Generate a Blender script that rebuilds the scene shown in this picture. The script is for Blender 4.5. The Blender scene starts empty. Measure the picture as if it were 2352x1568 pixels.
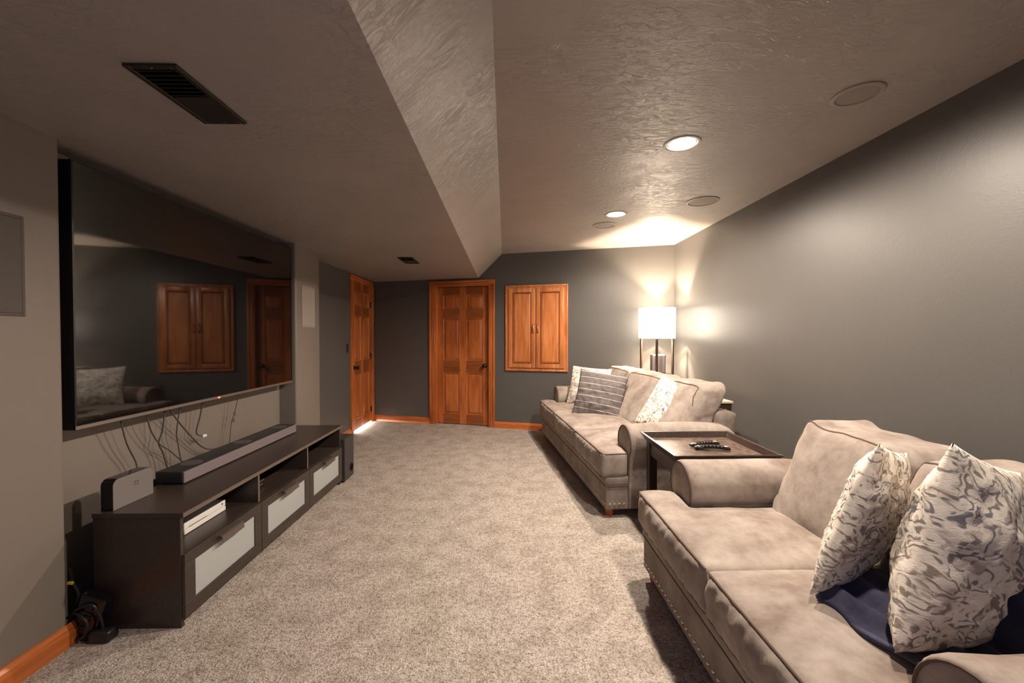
import bpy, bmesh, math, random
from mathutils import Vector, Matrix, noise
from mathutils.bvhtree import BVHTree
R = math.radians
random.seed(4)
sc = bpy.context.scene
COL = sc.collection

# ------------------------------------------------------------------ camera
cam_d = bpy.data.cameras.new('camera')
cam = bpy.data.objects.new('camera', cam_d)
COL.objects.link(cam)
cam_d.sensor_width = 36.0
cam_d.lens = 935.0 / 2352.0 * 36.0
cam_d.clip_start = 0.02
cam.location = (0, 0, 1.34)
cam.rotation_euler = (R(90 - 0.919), 0, R(-0.980))
sc.camera = cam

# ------------------------------------------------------------------ world, exposure, lights
w = bpy.data.worlds.new('world')
sc.world = w
w.use_nodes = True
w.node_tree.nodes['Background'].inputs[0].default_value = (0.6, 0.65, 0.8, 1)
w.node_tree.nodes['Background'].inputs[1].default_value = 0.0
sc.view_settings.view_transform = 'Standard'
sc.view_settings.look = 'None'
sc.view_settings.gamma = 1.0
sc.view_settings.use_curve_mapping = False
sc.view_settings.exposure = 0.25


def light(name, kind, loc, energy, color, rot=(0, 0, 0), **kw):
    d = bpy.data.lights.new(name, kind)
    d.energy = energy
    d.color = color
    for k, v in kw.items():
        setattr(d, k, v)
    o = bpy.data.objects.new(name, d)
    COL.objects.link(o)
    o.location = loc
    o.rotation_euler = rot
    return o


CANS = [(1.075, 2.472), (1.068, 3.917), (1.08, 1.03)]
WARM = (1.0, 0.85, 0.71)
for i, (x, y) in enumerate(CANS):
    light('can_bulb_light', 'SPOT', (x, y, 2.505), (200, 200, 120)[i], WARM, spot_size=R(176), spot_blend=0.55, shadow_soft_size=0.045)
LAMP = (1.857, 4.95)
light('floor_lamp_bulb_light', 'POINT', (LAMP[0], LAMP[1], 1.455), 240, (1.0, 0.80, 0.58), shadow_soft_size=0.03)
# added cool fill light behind the photographer; no window is built there
light('unseen_cool_fill', 'AREA', (-0.3, -0.9, 1.5), 5, (0.50, 0.52, 1.0), rot=(R(90), 0, 0), shape='RECTANGLE', size=1.6, size_y=1.0)
# bright room behind the closed door: leaks through the gap under it
light('next_room_light', 'AREA', (-2.45, 5.94, 0.06), 60, (1.0, 0.93, 0.85), rot=(0, R(-90), 0), shape='RECTANGLE', size=0.10, size_y=0.72)


# ------------------------------------------------------------------ materials
class NT:
    def __init__(s, name):
        s.m = bpy.data.materials.new(name)
        s.m.use_nodes = True
        s.t = s.m.node_tree
        s.b = s.t.nodes['Principled BSDF']
        s.tc = None

    def n(s, typ, **kw):
        o = s.t.nodes.new(typ)
        for k, v in kw.items():
            setattr(o, k, v)
        return o

    def l(s, a, b):
        s.t.links.new(a, b)

    def coord(s, scale=(1, 1, 1), rot=(0, 0, 0)):
        if s.tc is None:
            s.tc = s.n('ShaderNodeTexCoord')
        m = s.n('ShaderNodeMapping')
        s.l(s.tc.outputs['Object'], m.inputs[0])
        m.inputs['Scale'].default_value = scale
        m.inputs['Rotation'].default_value = rot
        return m.outputs[0]

    def noise(s, vec, scale, detail=3, rough=0.55, dist=0.0):
        o = s.n('ShaderNodeTexNoise')
        s.l(vec, o.inputs['Vector'])
        o.inputs['Scale'].default_value = scale
        o.inputs['Detail'].default_value = detail
        o.inputs['Roughness'].default_value = rough
        o.inputs['Distortion'].default_value = dist
        return o.outputs['Fac']

    def ramp(s, fac, stops, interp='LINEAR'):
        o = s.n('ShaderNodeValToRGB')
        o.color_ramp.interpolation = interp
        e = o.color_ramp.elements
        while len(e) < len(stops):
            e.new(0.5)
        for q, (p, c) in zip(e, stops):
            q.position = p
            q.color = (*c, 1) if len(c) == 3 else c
        s.l(fac, o.inputs[0])
        return o.outputs['Color']

    def mix(s, a, b, fac, mode='MIX'):
        o = s.n('ShaderNodeMix', data_type='RGBA', blend_type=mode)
        for idx, v in ((0, fac), (6, a), (7, b)):
            if hasattr(v, 'default_value') or hasattr(v, 'is_linked'):
                s.l(v, o.inputs[idx])
            elif idx == 0:
                o.inputs[0].default_value = v
            else:
                o.inputs[idx].default_value = (*v, 1)
        return o.outputs[2]

    def math(s, op, a, b=0.0):
        o = s.n('ShaderNodeMath', operation=op)
        for i, v in enumerate((a, b)):
            if isinstance(v, (int, float)):
                o.inputs[i].default_value = v
            else:
                s.l(v, o.inputs[i])
        return o.outputs[0]

    def bump(s, h, strength, dist=0.01, prev=None):
        o = s.n('ShaderNodeBump')
        o.inputs['Strength'].default_value = strength
        o.inputs['Distance'].default_value = dist
        s.l(h, o.inputs['Height'])
        if prev is not None:
            s.l(prev, o.inputs['Normal'])
        s.l(o.outputs[0], s.b.inputs['Normal'])
        return o.outputs[0]

    def col(s, c):
        s.l(c, s.b.inputs['Base Color'])


def plain(name, c, rough=0.5, spec=0.5, metal=0.0, emit=None, es=0.0):
    k = NT(name)
    k.b.inputs['Base Color'].default_value = (*c, 1)
    k.b.inputs['Roughness'].default_value = rough
    k.b.inputs['Specular IOR Level'].default_value = spec
    k.b.inputs['Metallic'].default_value = metal
    if emit:
        k.b.inputs['Emission Color'].default_value = (*emit, 1)
        k.b.inputs['Emission Strength'].default_value = es
    return k.m


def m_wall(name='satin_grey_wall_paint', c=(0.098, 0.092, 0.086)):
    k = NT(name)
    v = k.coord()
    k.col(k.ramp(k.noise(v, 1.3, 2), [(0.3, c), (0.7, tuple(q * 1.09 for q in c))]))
    k.b.inputs['Roughness'].default_value = 0.42
    k.b.inputs['Specular IOR Level'].default_value = 0.42
    h = k.math('ADD', k.noise(v, 95, 2), k.math('MULTIPLY', k.noise(v, 28, 2), 0.9))
    k.bump(h, 0.13, 0.003)
    return k.m


def m_ceiling():
    k = NT('textured_taupe_ceiling')
    v = k.coord()
    k.col(k.ramp(k.noise(v, 2.0, 3), [(0.3, (0.300, 0.262, 0.237)), (0.7, (0.335, 0.294, 0.266))]))
    k.b.inputs['Roughness'].default_value = 0.44
    k.b.inputs['Specular IOR Level'].default_value = 0.9
    va = k.coord((1, 1.0, 1), (0, 0, R(35)))
    patch = k.ramp(k.noise(v, 1.7, 2), [(0.38, (0.08,) * 3), (0.62, (1, 1, 1))])
    vs = k.coord((9, 26, 9), (0, 0, R(-35)))
    h1 = k.noise(vs, 1.0, 5, 0.65, 1.2)
    hr = k.ramp(h1, [(0.47, (0, 0, 0)), (0.56, (1, 1, 1))])
    h = k.math('MULTIPLY', hr, patch)
    h2 = k.math('ADD', h, k.math('MULTIPLY', k.noise(va, 45, 3), 0.35))
    k.bump(h2, 0.42, 0.014)
    return k.m


def m_carpet():
    k = NT('beige_cut_pile_carpet')
    v = k.coord()
    vd = k.coord((1, 1.0, 1))
    f1 = k.noise(vd, 120, 2, 0.7)
    f2 = k.noise(vd, 44, 3, 0.7)
    f3 = k.noise(v, 7, 4, 0.6)
    f = k.math('ADD', k.math('MULTIPLY', f1, 0.55), k.math('MULTIPLY', f2, 0.45))
    c = k.ramp(f, [(0.34, (0.18, 0.145, 0.116)), (0.45, (0.405, 0.345, 0.296)), (0.52, (0.54, 0.475, 0.417)), (0.62, (0.69, 0.625, 0.558))])
    c = k.mix(c, k.ramp(f3, [(0.38, (0.79, 0.77, 0.75)), (0.58, (1, 1, 1))]), 1.0, 'MULTIPLY')
    k.col(c)
    k.b.inputs['Roughness'].default_value = 0.95
    k.b.inputs['Specular IOR Level'].default_value = 0.1
    n1 = k.bump(f, 0.9, 0.02)
    k.bump(f3, 0.15, 0.03, n1)
    return k.m


def m_suede(name, dark=1.0):
    k = NT(name)
    v = k.coord()
    f = k.noise(v, 5.5, 5, 0.62, 0.2)
    f2 = k.noise(v, 24, 4, 0.6, 0.0)
    g = k.math('ADD', k.math('MULTIPLY', f, 0.78), k.math('MULTIPLY', f2, 0.22))
    c = k.ramp(g, [(0.36, tuple(q * dark for q in (0.185, 0.140, 0.114))), (0.49, tuple(q * dark for q in (0.272, 0.226, 0.195))), (0.64, tuple(q * dark for q in (0.365, 0.312, 0.270)))])
    k.col(c)
    k.b.inputs['Roughness'].default_value = 0.85
    k.b.inputs['Specular IOR Level'].default_value = 0.2
    k.b.inputs['Sheen Weight'].default_value = 0.25
    k.b.inputs['Sheen Roughness'].default_value = 0.5
    k.b.inputs['Sheen Tint'].default_value = (1.0, 0.86, 0.74, 1)
    n1 = k.bump(k.noise(k.coord((1, 1, 1)), 9, 3, 0.5, 0.0), 0.25, 0.02)
    k.bump(f2, 0.15, 0.01, n1)
    return k.m


def m_wood(name='orange_stained_wood', q=(1, 1, 1)):
    k = NT(name)
    vg = k.coord((14, 14, 1.2))
    f = k.noise(vg, 2.2, 5, 0.6, 0.7)
    f2 = k.noise(k.coord((3, 3, 0.8)), 1.6, 3)
    c = k.ramp(f, [(0.32, (0.42 * q[0], 0.112 * q[1], 0.026 * q[2])), (0.55, (0.56 * q[0], 0.170 * q[1], 0.045 * q[2])), (0.72, (0.66 * q[0], 0.225 * q[1], 0.066 * q[2]))])
    c = k.mix(c, k.ramp(f2, [(0.35, (0.70, 0.62, 0.55)), (0.6, (1, 1, 1))]), 1.0, 'MULTIPLY')
    k.col(c)
    k.b.inputs['Roughness'].default_value = 0.30
    k.b.inputs['Specular IOR Level'].default_value = 0.5
    return k.m


def m_wood_h(name='orange_stained_wood_rail', q=1.0):
    k = NT(name)
    vg = k.coord((1.2, 14, 14))
    f = k.noise(vg, 2.2, 5, 0.6, 0.7)
    k.col(k.ramp(f, [(0.32, (0.40 * q, 0.102 * q, 0.022 * q)), (0.55, (0.52 * q, 0.150 * q, 0.038 * q)), (0.72, (0.62 * q, 0.20 * q, 0.056 * q))]))
    k.b.inputs['Roughness'].default_value = 0.30
    return k.m


def m_black_wood(name='black_brown_laminate', c=(0.036, 0.026, 0.021), rough=0.33):
    k = NT(name)
    f = k.noise(k.coord((30, 2, 30)), 2.5, 4)
    k.col(k.ramp(f, [(0.35, c), (0.7, tuple(q * 1.5 for q in c))]))
    k.b.inputs['Roughness'].default_value = rough
    return k.m


def m_tray():
    k = NT('dark_distressed_tray_wood')
    f = k.noise(k.coord((3, 3, 3)), 6, 5, 0.65, 0.8)
    k.col(k.ramp(f, [(0.35, (0.055, 0.034, 0.024)), (0.55, (0.14, 0.092, 0.068)), (0.72, (0.24, 0.17, 0.13))]))
    k.b.inputs['Roughness'].default_value = 0.30
    return k.m


def m_damask():
    k = NT('cream_and_slate_damask_print')
    v = k.coord((1, 1, 0.35))
    nz = k.n('ShaderNodeTexNoise')
    k.l(v, nz.inputs['Vector'])
    nz.inputs['Scale'].default_value = 15
    nz.inputs['Detail'].default_value = 2
    add = k.n('ShaderNodeVectorMath', operation='MULTIPLY_ADD')
    k.l(nz.outputs['Color'], add.inputs[0])
    add.inputs[1].default_value = (0.10, 0.10, 0.0)
    k.l(v, add.inputs[2])
    dv = add.outputs[0]
    vo = k.n('ShaderNodeTexVoronoi', feature='F1')
    k.l(dv, vo.inputs['Vector'])
    vo.inputs['Scale'].default_value = 24
    w1 = k.math('SINE', k.math('MULTIPLY', vo.outputs['Distance'], 17.0))
    n2 = k.noise(dv, 42, 2, 0.5, 0.8)
    m1 = k.ramp(k.math('ADD', k.math('MULTIPLY', w1, 0.16), n2), [(0.545, (0, 0, 0)), (0.68, (1, 1, 1))])
    n3 = k.noise(dv, 31, 2, 0.5, 0.9)
    m2 = k.ramp(n3, [(0.53, (0, 0, 0)), (0.64, (1, 1, 1))])
    cream = k.ramp(k.noise(v, 60, 2), [(0.3, (0.76, 0.69, 0.59)), (0.7, (0.88, 0.82, 0.73))])
    c = k.mix(cream, (0.40, 0.335, 0.28), k.math('MULTIPLY', m2, 0.75))
    dark = k.ramp(k.noise(v, 7, 2), [(0.42, (0.21, 0.165, 0.135)), (0.56, (0.115, 0.12, 0.16))])
    c = k.mix(c, dark, k.math('MULTIPLY', m1, 0.85))
    k.col(c)
    k.b.inputs['Roughness'].default_value = 0.9
    k.b.inputs['Specular IOR Level'].default_value = 0.15
    k.bump(k.noise(v, 300, 2), 0.25, 0.003)
    return k.m


def m_plaid():
    k = NT('charcoal_windowpane_check')
    v = k.coord()
    sp = k.n('ShaderNodeSeparateXYZ')
    k.l(v, sp.inputs[0])

    def lines(sock, period, width, off):
        a = k.math('ADD', sock, off)
        a = k.math('PINGPONG', a, period / 2)
        return k.math('LESS_THAN', a, width)
    base = k.ramp(k.noise(k.coord((300, 300, 60)), 1.0, 2), [(0.3, (0.125, 0.108, 0.105)), (0.7, (0.185, 0.162, 0.157))])
    hx = lines(sp.outputs['Y'], 0.068, 0.0021, 10.03)
    hy = lines(sp.outputs['X'], 0.068, 0.0016, 10.02)
    c = k.mix(base, (0.26, 0.225, 0.21), k.math('MULTIPLY', hy, 0.45))
    c = k.mix(c, (0.66, 0.58, 0.54), hx)
    k.col(c)
    k.b.inputs['Roughness'].default_value = 0.9
    k.b.inputs['Specular IOR Level'].default_value = 0.15
    k.bump(k.noise(v, 260, 2), 0.3, 0.003)
    return k.m


def m_fleece():
    k = NT('navy_fleece')
    v = k.coord()
    f = k.noise(v, 9, 4, 0.6)
    k.col(k.ramp(f, [(0.35, (0.036, 0.037, 0.068)), (0.65, (0.080, 0.080, 0.125))]))
    k.b.inputs['Roughness'].default_value = 0.95
    k.b.inputs['Specular IOR Level'].default_value = 0.1
    k.b.inputs['Sheen Weight'].default_value = 0.5
    k.b.inputs['Sheen Roughness'].default_value = 0.4
    k.b.inputs['Sheen Tint'].default_value = (0.55, 0.55, 0.8, 1)
    k.bump(k.noise(v, 220, 2), 0.4, 0.004)
    return k.m


M = dict(
    rail=m_wood_h('sheen_darkened_door_rail', 0.55),    glaze=plain('dark_glazed_wood_groove', (0.20, 0.050, 0.012), 0.35, 0.4),  # rail: darker wood imitates the duller sheen of the cross-grain rails
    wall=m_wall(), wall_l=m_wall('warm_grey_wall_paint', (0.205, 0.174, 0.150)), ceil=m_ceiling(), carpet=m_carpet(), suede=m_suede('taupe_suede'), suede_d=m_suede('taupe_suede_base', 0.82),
    pipe=plain('dark_taupe_piping', (0.135, 0.095, 0.075), 0.8, 0.2), wood=m_wood(), cabwood=m_wood('lamp_lit_cabinet_wood', (1.16, 1.42, 1.85)), wood_h=m_wood_h(),  # cabwood: door wood lightened, lamp sheen on the cabinet put into its colour
    black=m_black_wood(), tray=m_tray(), rim=m_black_wood('worn_espresso_rim', (0.034, 0.023, 0.019), 0.22), espresso=m_black_wood('espresso_table_wood', (0.028, 0.017, 0.013), 0.35),
    damask=m_damask(), plaid=m_plaid(), fleece=m_fleece(),
    screen=plain('glossy_tv_glass', (0.004, 0.003, 0.003), 0.035, 0.9),
    tvblack=plain('satin_black_plastic', (0.006, 0.006, 0.007), 0.35, 0.4),
    tvsilver=plain('grey_metal_strip', (0.30, 0.26, 0.23), 0.35, 0.5, 0.7),
    plastic=plain('black_plastic', (0.012, 0.012, 0.014), 0.32, 0.5),
    gloss=plain('gloss_black_plastic', (0.008, 0.008, 0.010), 0.12, 0.6),
    barcloth=plain('soundbar_grille_cloth', (0.20, 0.165, 0.168), 0.7, 0.3),
    bartop=plain('soundbar_body', (0.030, 0.027, 0.028), 0.45, 0.4),
    barpad=plain('soundbar_top_grille', (0.085, 0.075, 0.075), 0.55, 0.4),
    white=plain('white_plastic', (0.78, 0.76, 0.72), 0.4, 0.5),
    frost=plain('frosted_glass', (0.40, 0.42, 0.42), 0.35, 0.5),
    handle=plain('dark_bronze_metal', (0.20, 0.165, 0.145), 0.38, 0.5, 0.7),
    edge_highlight=plain('brown_painted_highlight', (0.135, 0.10, 0.078), 0.35, 0.5),  # highlight along the stand's front edges, put into the colour
    brass=plain('antique_brass', (0.32, 0.22, 0.13), 0.35, 0.5, 0.9),
    nail=plain('pewter_nailhead', (0.62, 0.50, 0.40), 0.28, 0.5, 0.9),
    bronze=plain('oil_rubbed_bronze', (0.020, 0.016, 0.014), 0.30, 0.6, 0.6),
    grey=plain('painted_speaker_grille', (0.105, 0.088, 0.076), 0.7, 0.3),
    lgrey=plain('lit_tone_speaker_grille', (0.33, 0.285, 0.25), 0.7, 0.3),  # paler copy of the grille: light on the right pier put into colour
    cgrey=plain('ceiling_speaker_grille', (0.255, 0.222, 0.200), 0.7, 0.3),
    ring=plain('ceiling_ring_trim', (0.32, 0.28, 0.25), 0.45, 0.4),
    vent=plain('dark_brown_vent_metal', (0.020, 0.014, 0.011), 0.45, 0.4),
    dark=plain('dark_void', (0.004, 0.004, 0.004), 0.9, 0.1),
    router=plain('pearl_grey_plastic', (0.19, 0.165, 0.155), 0.4, 0.5),
    mark=plain('dark_mark_print', (0.095, 0.08, 0.075), 0.5, 0.4),
    cable=plain('grey_cable', (0.095, 0.080, 0.070), 0.5, 0.4),
    bcable=plain('black_cable', (0.010, 0.010, 0.011), 0.4, 0.5),
    lens=plain('lit_bulb_glass', (1, 1, 1), 0.3, 0.3, 0, (1.0, 0.90, 0.78), 22.0),
    shade=plain('lit_fabric_shade', (0.9, 0.88, 0.84), 0.9, 0.1, 0, (1.0, 0.87, 0.70), 15.0),
    led=plain('red_led', (0.4, 0.02, 0.01), 0.4, 0.4, 0, (1.0, 0.08, 0.02), 6.0),
    pale=plain('pale_wood_top', (0.62, 0.50, 0.36), 0.4, 0.4),
    subbody=plain('subwoofer_vinyl', (0.050, 0.042, 0.042), 0.5, 0.4),
    chrome=plain('bright_nickel', (0.6, 0.56, 0.5), 0.2, 0.5, 1.0),
    switch=plain('dark_switch_plate', (0.03, 0.027, 0.025), 0.4, 0.4),
    rbtn=plain('remote_buttons', (0.55, 0.50, 0.48), 0.4, 0.5),
    rred=plain('remote_warm_buttons', (0.6, 0.30, 0.22), 0.4, 0.5),
    yellow=plain('yellow_cable_tip', (0.55, 0.40, 0.03), 0.4, 0.5),
    canblack=plain('can_reflector', (0.55, 0.52, 0.48), 0.25, 0.5, 0.6),
)


# ------------------------------------------------------------------ mesh helpers
class MB:
    def __init__(s):
        s.bm = bmesh.new()

    def box(s, x0, x1, y0, y1, z0, z1, bev=0.0, seg=2, mtx=None):
        r = bmesh.ops.create_cube(s.bm, size=1.0)
        vs = r['verts']
        bmesh.ops.scale(s.bm, vec=(x1 - x0, y1 - y0, z1 - z0), verts=vs)
        bmesh.ops.translate(s.bm, vec=((x0 + x1) / 2, (y0 + y1) / 2, (z0 + z1) / 2), verts=vs)
        if bev > 0:
            es = list({e for v in vs for e in v.link_edges})
            r2 = bmesh.ops.bevel(s.bm, geom=es, offset=bev, segments=seg, affect='EDGES', profile=0.5)
            vs = list({v for f in r2['faces'] for v in f.verts} | {v for v in vs if v.is_valid})
        if mtx is not None:
            bmesh.ops.transform(s.bm, matrix=mtx, verts=vs)
        return s

    def cyl(s, c, r, h, axis='Z', seg=24, r2=None):
        o = bmesh.ops.create_cone(s.bm, cap_ends=True, segments=seg, radius1=r, radius2=r if r2 is None else r2, depth=h)
        if axis == 'X':
            bmesh.ops.rotate(s.bm, matrix=Matrix.Rotation(R(90), 3, 'Y'), verts=o['verts'])
        elif axis == 'Y':
            bmesh.ops.rotate(s.bm, matrix=Matrix.Rotation(R(90), 3, 'X'), verts=o['verts'])
        bmesh.ops.translate(s.bm, vec=c, verts=o['verts'])
        return s

    def ball(s, c, r, sc=(1, 1, 1), u=16, v=10):
        o = bmesh.ops.create_uvsphere(s.bm, u_segments=u, v_segments=v, radius=r)
        bmesh.ops.scale(s.bm, vec=sc, verts=o['verts'])
        bmesh.ops.translate(s.bm, vec=c, verts=o['verts'])
        return s

    def lathe(s, prof, c=(0, 0, 0), seg=32, axis='Z'):
        rings = []
        for r, z in prof:
            ring = []
            for i in range(seg):
                a = 2 * math.pi * i / seg
                p = Vector((r * math.cos(a), r * math.sin(a), z))
                if axis == 'X':
                    p = Vector((p.z, p.x, p.y))
                elif axis == 'Y':
                    p = Vector((p.x, p.z, -p.y))
                ring.append(s.bm.verts.new(p + Vector(c)))
            rings.append(ring)
        for a, b in zip(rings, rings[1:]):
            for i in range(seg):
                j = (i + 1) % seg
                s.bm.faces.new((a[i], a[j], b[j], b[i]))
        return s

    def prism(s, pts, axis, a, b):
        """polygon pts (2D) extruded along axis from a to b"""
        def P(p, t):
            if axis == 'X':
                return (t, p[0], p[1])
            if axis == 'Y':
                return (p[0], t, p[1])
            return (p[0], p[1], t)
        A = [s.bm.verts.new(P(p, a)) for p in pts]
        B = [s.bm.verts.new(P(p, b)) for p in pts]
        s.bm.faces.new(A)
        s.bm.faces.new(B[::-1])
        for i in range(len(pts)):
            j = (i + 1) % len(pts)
            s.bm.faces.new((A[i], B[i], B[j], A[j]))
        return s

    def tube(s, pts, r, seg=8, closed=False):
        pts = [Vector(p) for p in pts]
        n = len(pts)
        rings = []
        prev = None
        for i, p in enumerate(pts):
            if closed:
                t = pts[(i + 1) % n] - pts[i - 1]
            else:
                t = pts[min(i + 1, n - 1)] - pts[max(i - 1, 0)]
            if t.length < 1e-9:
                t = Vector((0, 0, 1))
            t.normalize()
            if prev is None:
                prev = t.orthogonal().normalized()
            prev = (prev - t * prev.dot(t))
            if prev.length < 1e-6:
                prev = t.orthogonal()
            prev.normalize()
            q = t.cross(prev)
            rings.append([s.bm.verts.new(p + (prev * math.cos(2 * math.pi * k / seg) + q * math.sin(2 * math.pi * k / seg)) * r) for k in range(seg)])
        m = n if closed else n - 1
        for i in range(m):
            a, b = rings[i], rings[(i + 1) % n]
            for k in range(seg):
                j = (k + 1) % seg
                s.bm.faces.new((a[k], a[j], b[j], b[k]))
        if not closed:
            s.bm.faces.new(rings[0][::-1])
            s.bm.faces.new(rings[-1])
        return s

    def done(s, name, mat, parent=None, smooth=False, loc=None, rot=None, mtx=None):
        bmesh.ops.recalc_face_normals(s.bm, faces=s.bm.faces[:])
        me = bpy.data.meshes.new(name)
        s.bm.to_mesh(me)
        s.bm.free()
        return link(name, me, mat, parent, smooth, loc, rot, mtx)


def link(name, me, mat, parent=None, smooth=False, loc=None, rot=None, mtx=None):
    if mat is not None and not me.materials:
        me.materials.append(mat)
    o = bpy.data.objects.new(name, me)
    COL.objects.link(o)
    if parent is not None:
        o.parent = parent
    if loc:
        o.location = loc
    if rot:
        o.rotation_euler = rot
    if mtx is not None:
        o.matrix_local = mtx
    if smooth:
        if smooth == 'all':
            me.shade_smooth()
        else:
            me.shade_smooth()
            me.set_sharp_from_angle(angle=R(40))
    return o


def thing(name, label, cat, loc=(0, 0, 0), rz=0.0, group=None, mtx=None):
    o = bpy.data.objects.new(name, None)
    o.empty_display_size = 0.1
    COL.objects.link(o)
    if mtx is not None:
        o.matrix_world = mtx
    else:
        o.location = loc
        o.rotation_euler = (0, 0, rz)
    return tag(o, label, cat, group)


def tag(o, label, cat, group=None):
    o['label'] = label
    o['category'] = cat
    if group:
        o['group'] = group
    return o


def struct(o):
    o['kind'] = 'structure'
    return o


def frame(name, loc, rz):
    o = bpy.data.objects.new(name, None)
    o.empty_display_size = 0.1
    COL.objects.link(o)
    o.location = loc
    o.rotation_euler = (0, 0, rz)
    return struct(o)


def smooth_path(pts, n=8):
    """Catmull-Rom"""
    P = [Vector(p) for p in pts]
    P = [P[0] * 2 - P[1]] + P + [P[-1] * 2 - P[-2]]
    out = []
    for i in range(1, len(P) - 2):
        a, b, c, d = P[i - 1:i + 3]
        for k in range(n):
            t = k / n
            out.append(0.5 * ((2 * b) + (c - a) * t + (2 * a - 5 * b + 4 * c - d) * t * t + (3 * b - a - 3 * c + d) * t ** 3))
    out.append(P[-2])
    return out


def soft_mesh(boxes, vox=0.02, it=10, fac=0.5, deform=None):
    """boxes fused, remeshed and relaxed into one upholstered volume"""
    mb = MB()
    for b in boxes:
        mb.box(*b)
    me = bpy.data.meshes.new('tmp')
    mb.bm.to_mesh(me)
    mb.bm.free()
    o = bpy.data.objects.new('tmp', me)
    COL.objects.link(o)
    m = o.modifiers.new('r', 'REMESH')
    m.mode = 'VOXEL'
    m.voxel_size = vox
    m.use_smooth_shade = True
    m2 = o.modifiers.new('s', 'SMOOTH')
    m2.factor = fac
    m2.iterations = it
    dg = bpy.context.evaluated_depsgraph_get()
    ev = o.evaluated_get(dg)
    out = bpy.data.meshes.new_from_object(ev)
    bpy.data.objects.remove(o)
    bpy.data.meshes.remove(me)
    if deform:
        out.update()
        ns = [v.normal.copy() for v in out.vertices]
        for v, nn in zip(out.vertices, ns):
            v.co = deform(v.co.copy(), nn)
    out.update()
    out.materials.clear()
    return out


def fbm(p, s, o=3):
    return noise.fractal(Vector(p) * s, 1.0, 2.0, o)


def snap(me, pts, off=0.0):
    bm = bmesh.new()
    bm.from_mesh(me)
    t = BVHTree.FromBMesh(bm)
    out = []
    for p in pts:
        h, n, i, d = t.find_nearest(Vector(p))
        out.append(h + n * off)
    bm.free()
    return out


# ------------------------------------------------------------------ setting
HI, LO = 2.50, 2.17
XR, XL, XP, XN = 2.18, -2.07, -1.89, -2.04
FA = Vector((-0.05, 5.853, 0))          # point of the far wall, which stands 15.8 degrees off square
FR = R(-15.81)

floor = struct(MB().box(-2.6, 2.4, -1.2, 7.0, -0.1, 0.0).done('floor', M['carpet']))

prof = [(2.4, HI), (-0.045, HI), (-0.39, LO), (-2.6, LO), (-2.6, 2.75), (2.4, 2.75)]
cm = MB().prism(prof, 'Y', -1.2, 7.0)
ceil_o = struct(cm.done('ceiling', M['ceil']))
cut = MB()
for x, y in CANS:
    cut.cyl((x, y, HI), 0.082, 0.26, seg=40)
cut_o = cut.done('cutter', None)
bo = ceil_o.modifiers.new('b', 'BOOLEAN')
bo.operation = 'DIFFERENCE'
bo.solver = 'EXACT'
bo.object = cut_o
dg = bpy.context.evaluated_depsgraph_get()
nm = bpy.data.meshes.new_from_object(ceil_o.evaluated_get(dg))
ceil_o.modifiers.clear()
ceil_o.data = nm
if not nm.materials:
    nm.materials.append(M['ceil'])
bpy.data.objects.remove(cut_o)

# left wall with the shallow TV alcove between two piers
wl = MB()
wl.box(-2.6, XP, -1.2, 1.775, -0.02, LO + 0.05, 0.018, 3)
wl.box(-2.6, XN, 1.70, 3.80, -0.02, LO + 0.05)
wl.box(-2.6, XP, 3.715, 4.19, -0.02, LO + 0.05, 0.018, 3)
wf_ = MB()
wf_.box(-2.19, XL, 4.10, 5.55, -0.02, LO + 0.05)
wf_.box(-2.19, XL, 5.55, 6.33, 2.085, LO + 0.05)
wf_.box(-2.19, XL, 6.33, 6.9, -0.02, LO + 0.05)
struct(wl.done('wall_left', M['wall_l'], smooth=True))
struct(wf_.done('wall_left_recess', M['wall']))
struct(MB().box(XR, 2.4, -1.2, 7.0, -0.02, HI + 0.1).done('wall_right', M['wall']))
struct(MB().box(-2.6, 2.4, -1.2, -1.0, -0.02, HI + 0.1).done('wall_near', M['wall']))
# far wall in its own frame: x along the wall, y into the wall
fw = MB()
fw.box(-2.6, -1.04, 0, 0.12, -0.02, HI + 0.1)
fw.box(-1.04, -0.19, 0, 0.12, 2.06, HI + 0.1)
fw.box(-0.19, 2.7, 0, 0.12, -0.02, HI + 0.1)
struct(fw.done('wall_far', M['wall'], loc=FA, rot=(0, 0, FR)))


def base_prof(h=0.092, t=0.023):
    return [(0, 0), (-t, 0), (-t, h * 0.66), (-t * 0.75, h * 0.70), (-t * 0.75, h * 0.80), (-t * 0.35, h * 0.92), (-t * 0.3, h), (0, h)]


def baseboard(name, loc, rz, x0, x1):
    mb = MB().prism(base_prof(), 'X', x0, x1)
    return struct(mb.done(name, M['wood_h'], loc=loc, rot=(0, 0, rz)))


baseboard('baseboard_left', (XP, 0, 0), R(90), -1.0, 1.795)
baseboard('baseboard_alcove', (XL, 0, 0), R(90), 4.19, 5.45)
baseboard('baseboard_far', FA, FR, -2.1, -1.13)
baseboard('baseboard_far_right', FA, FR, -0.10, 2.3)
baseboard('baseboard_right', (XR, 0, 0), R(-90), -5.24, 1.0)


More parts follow.
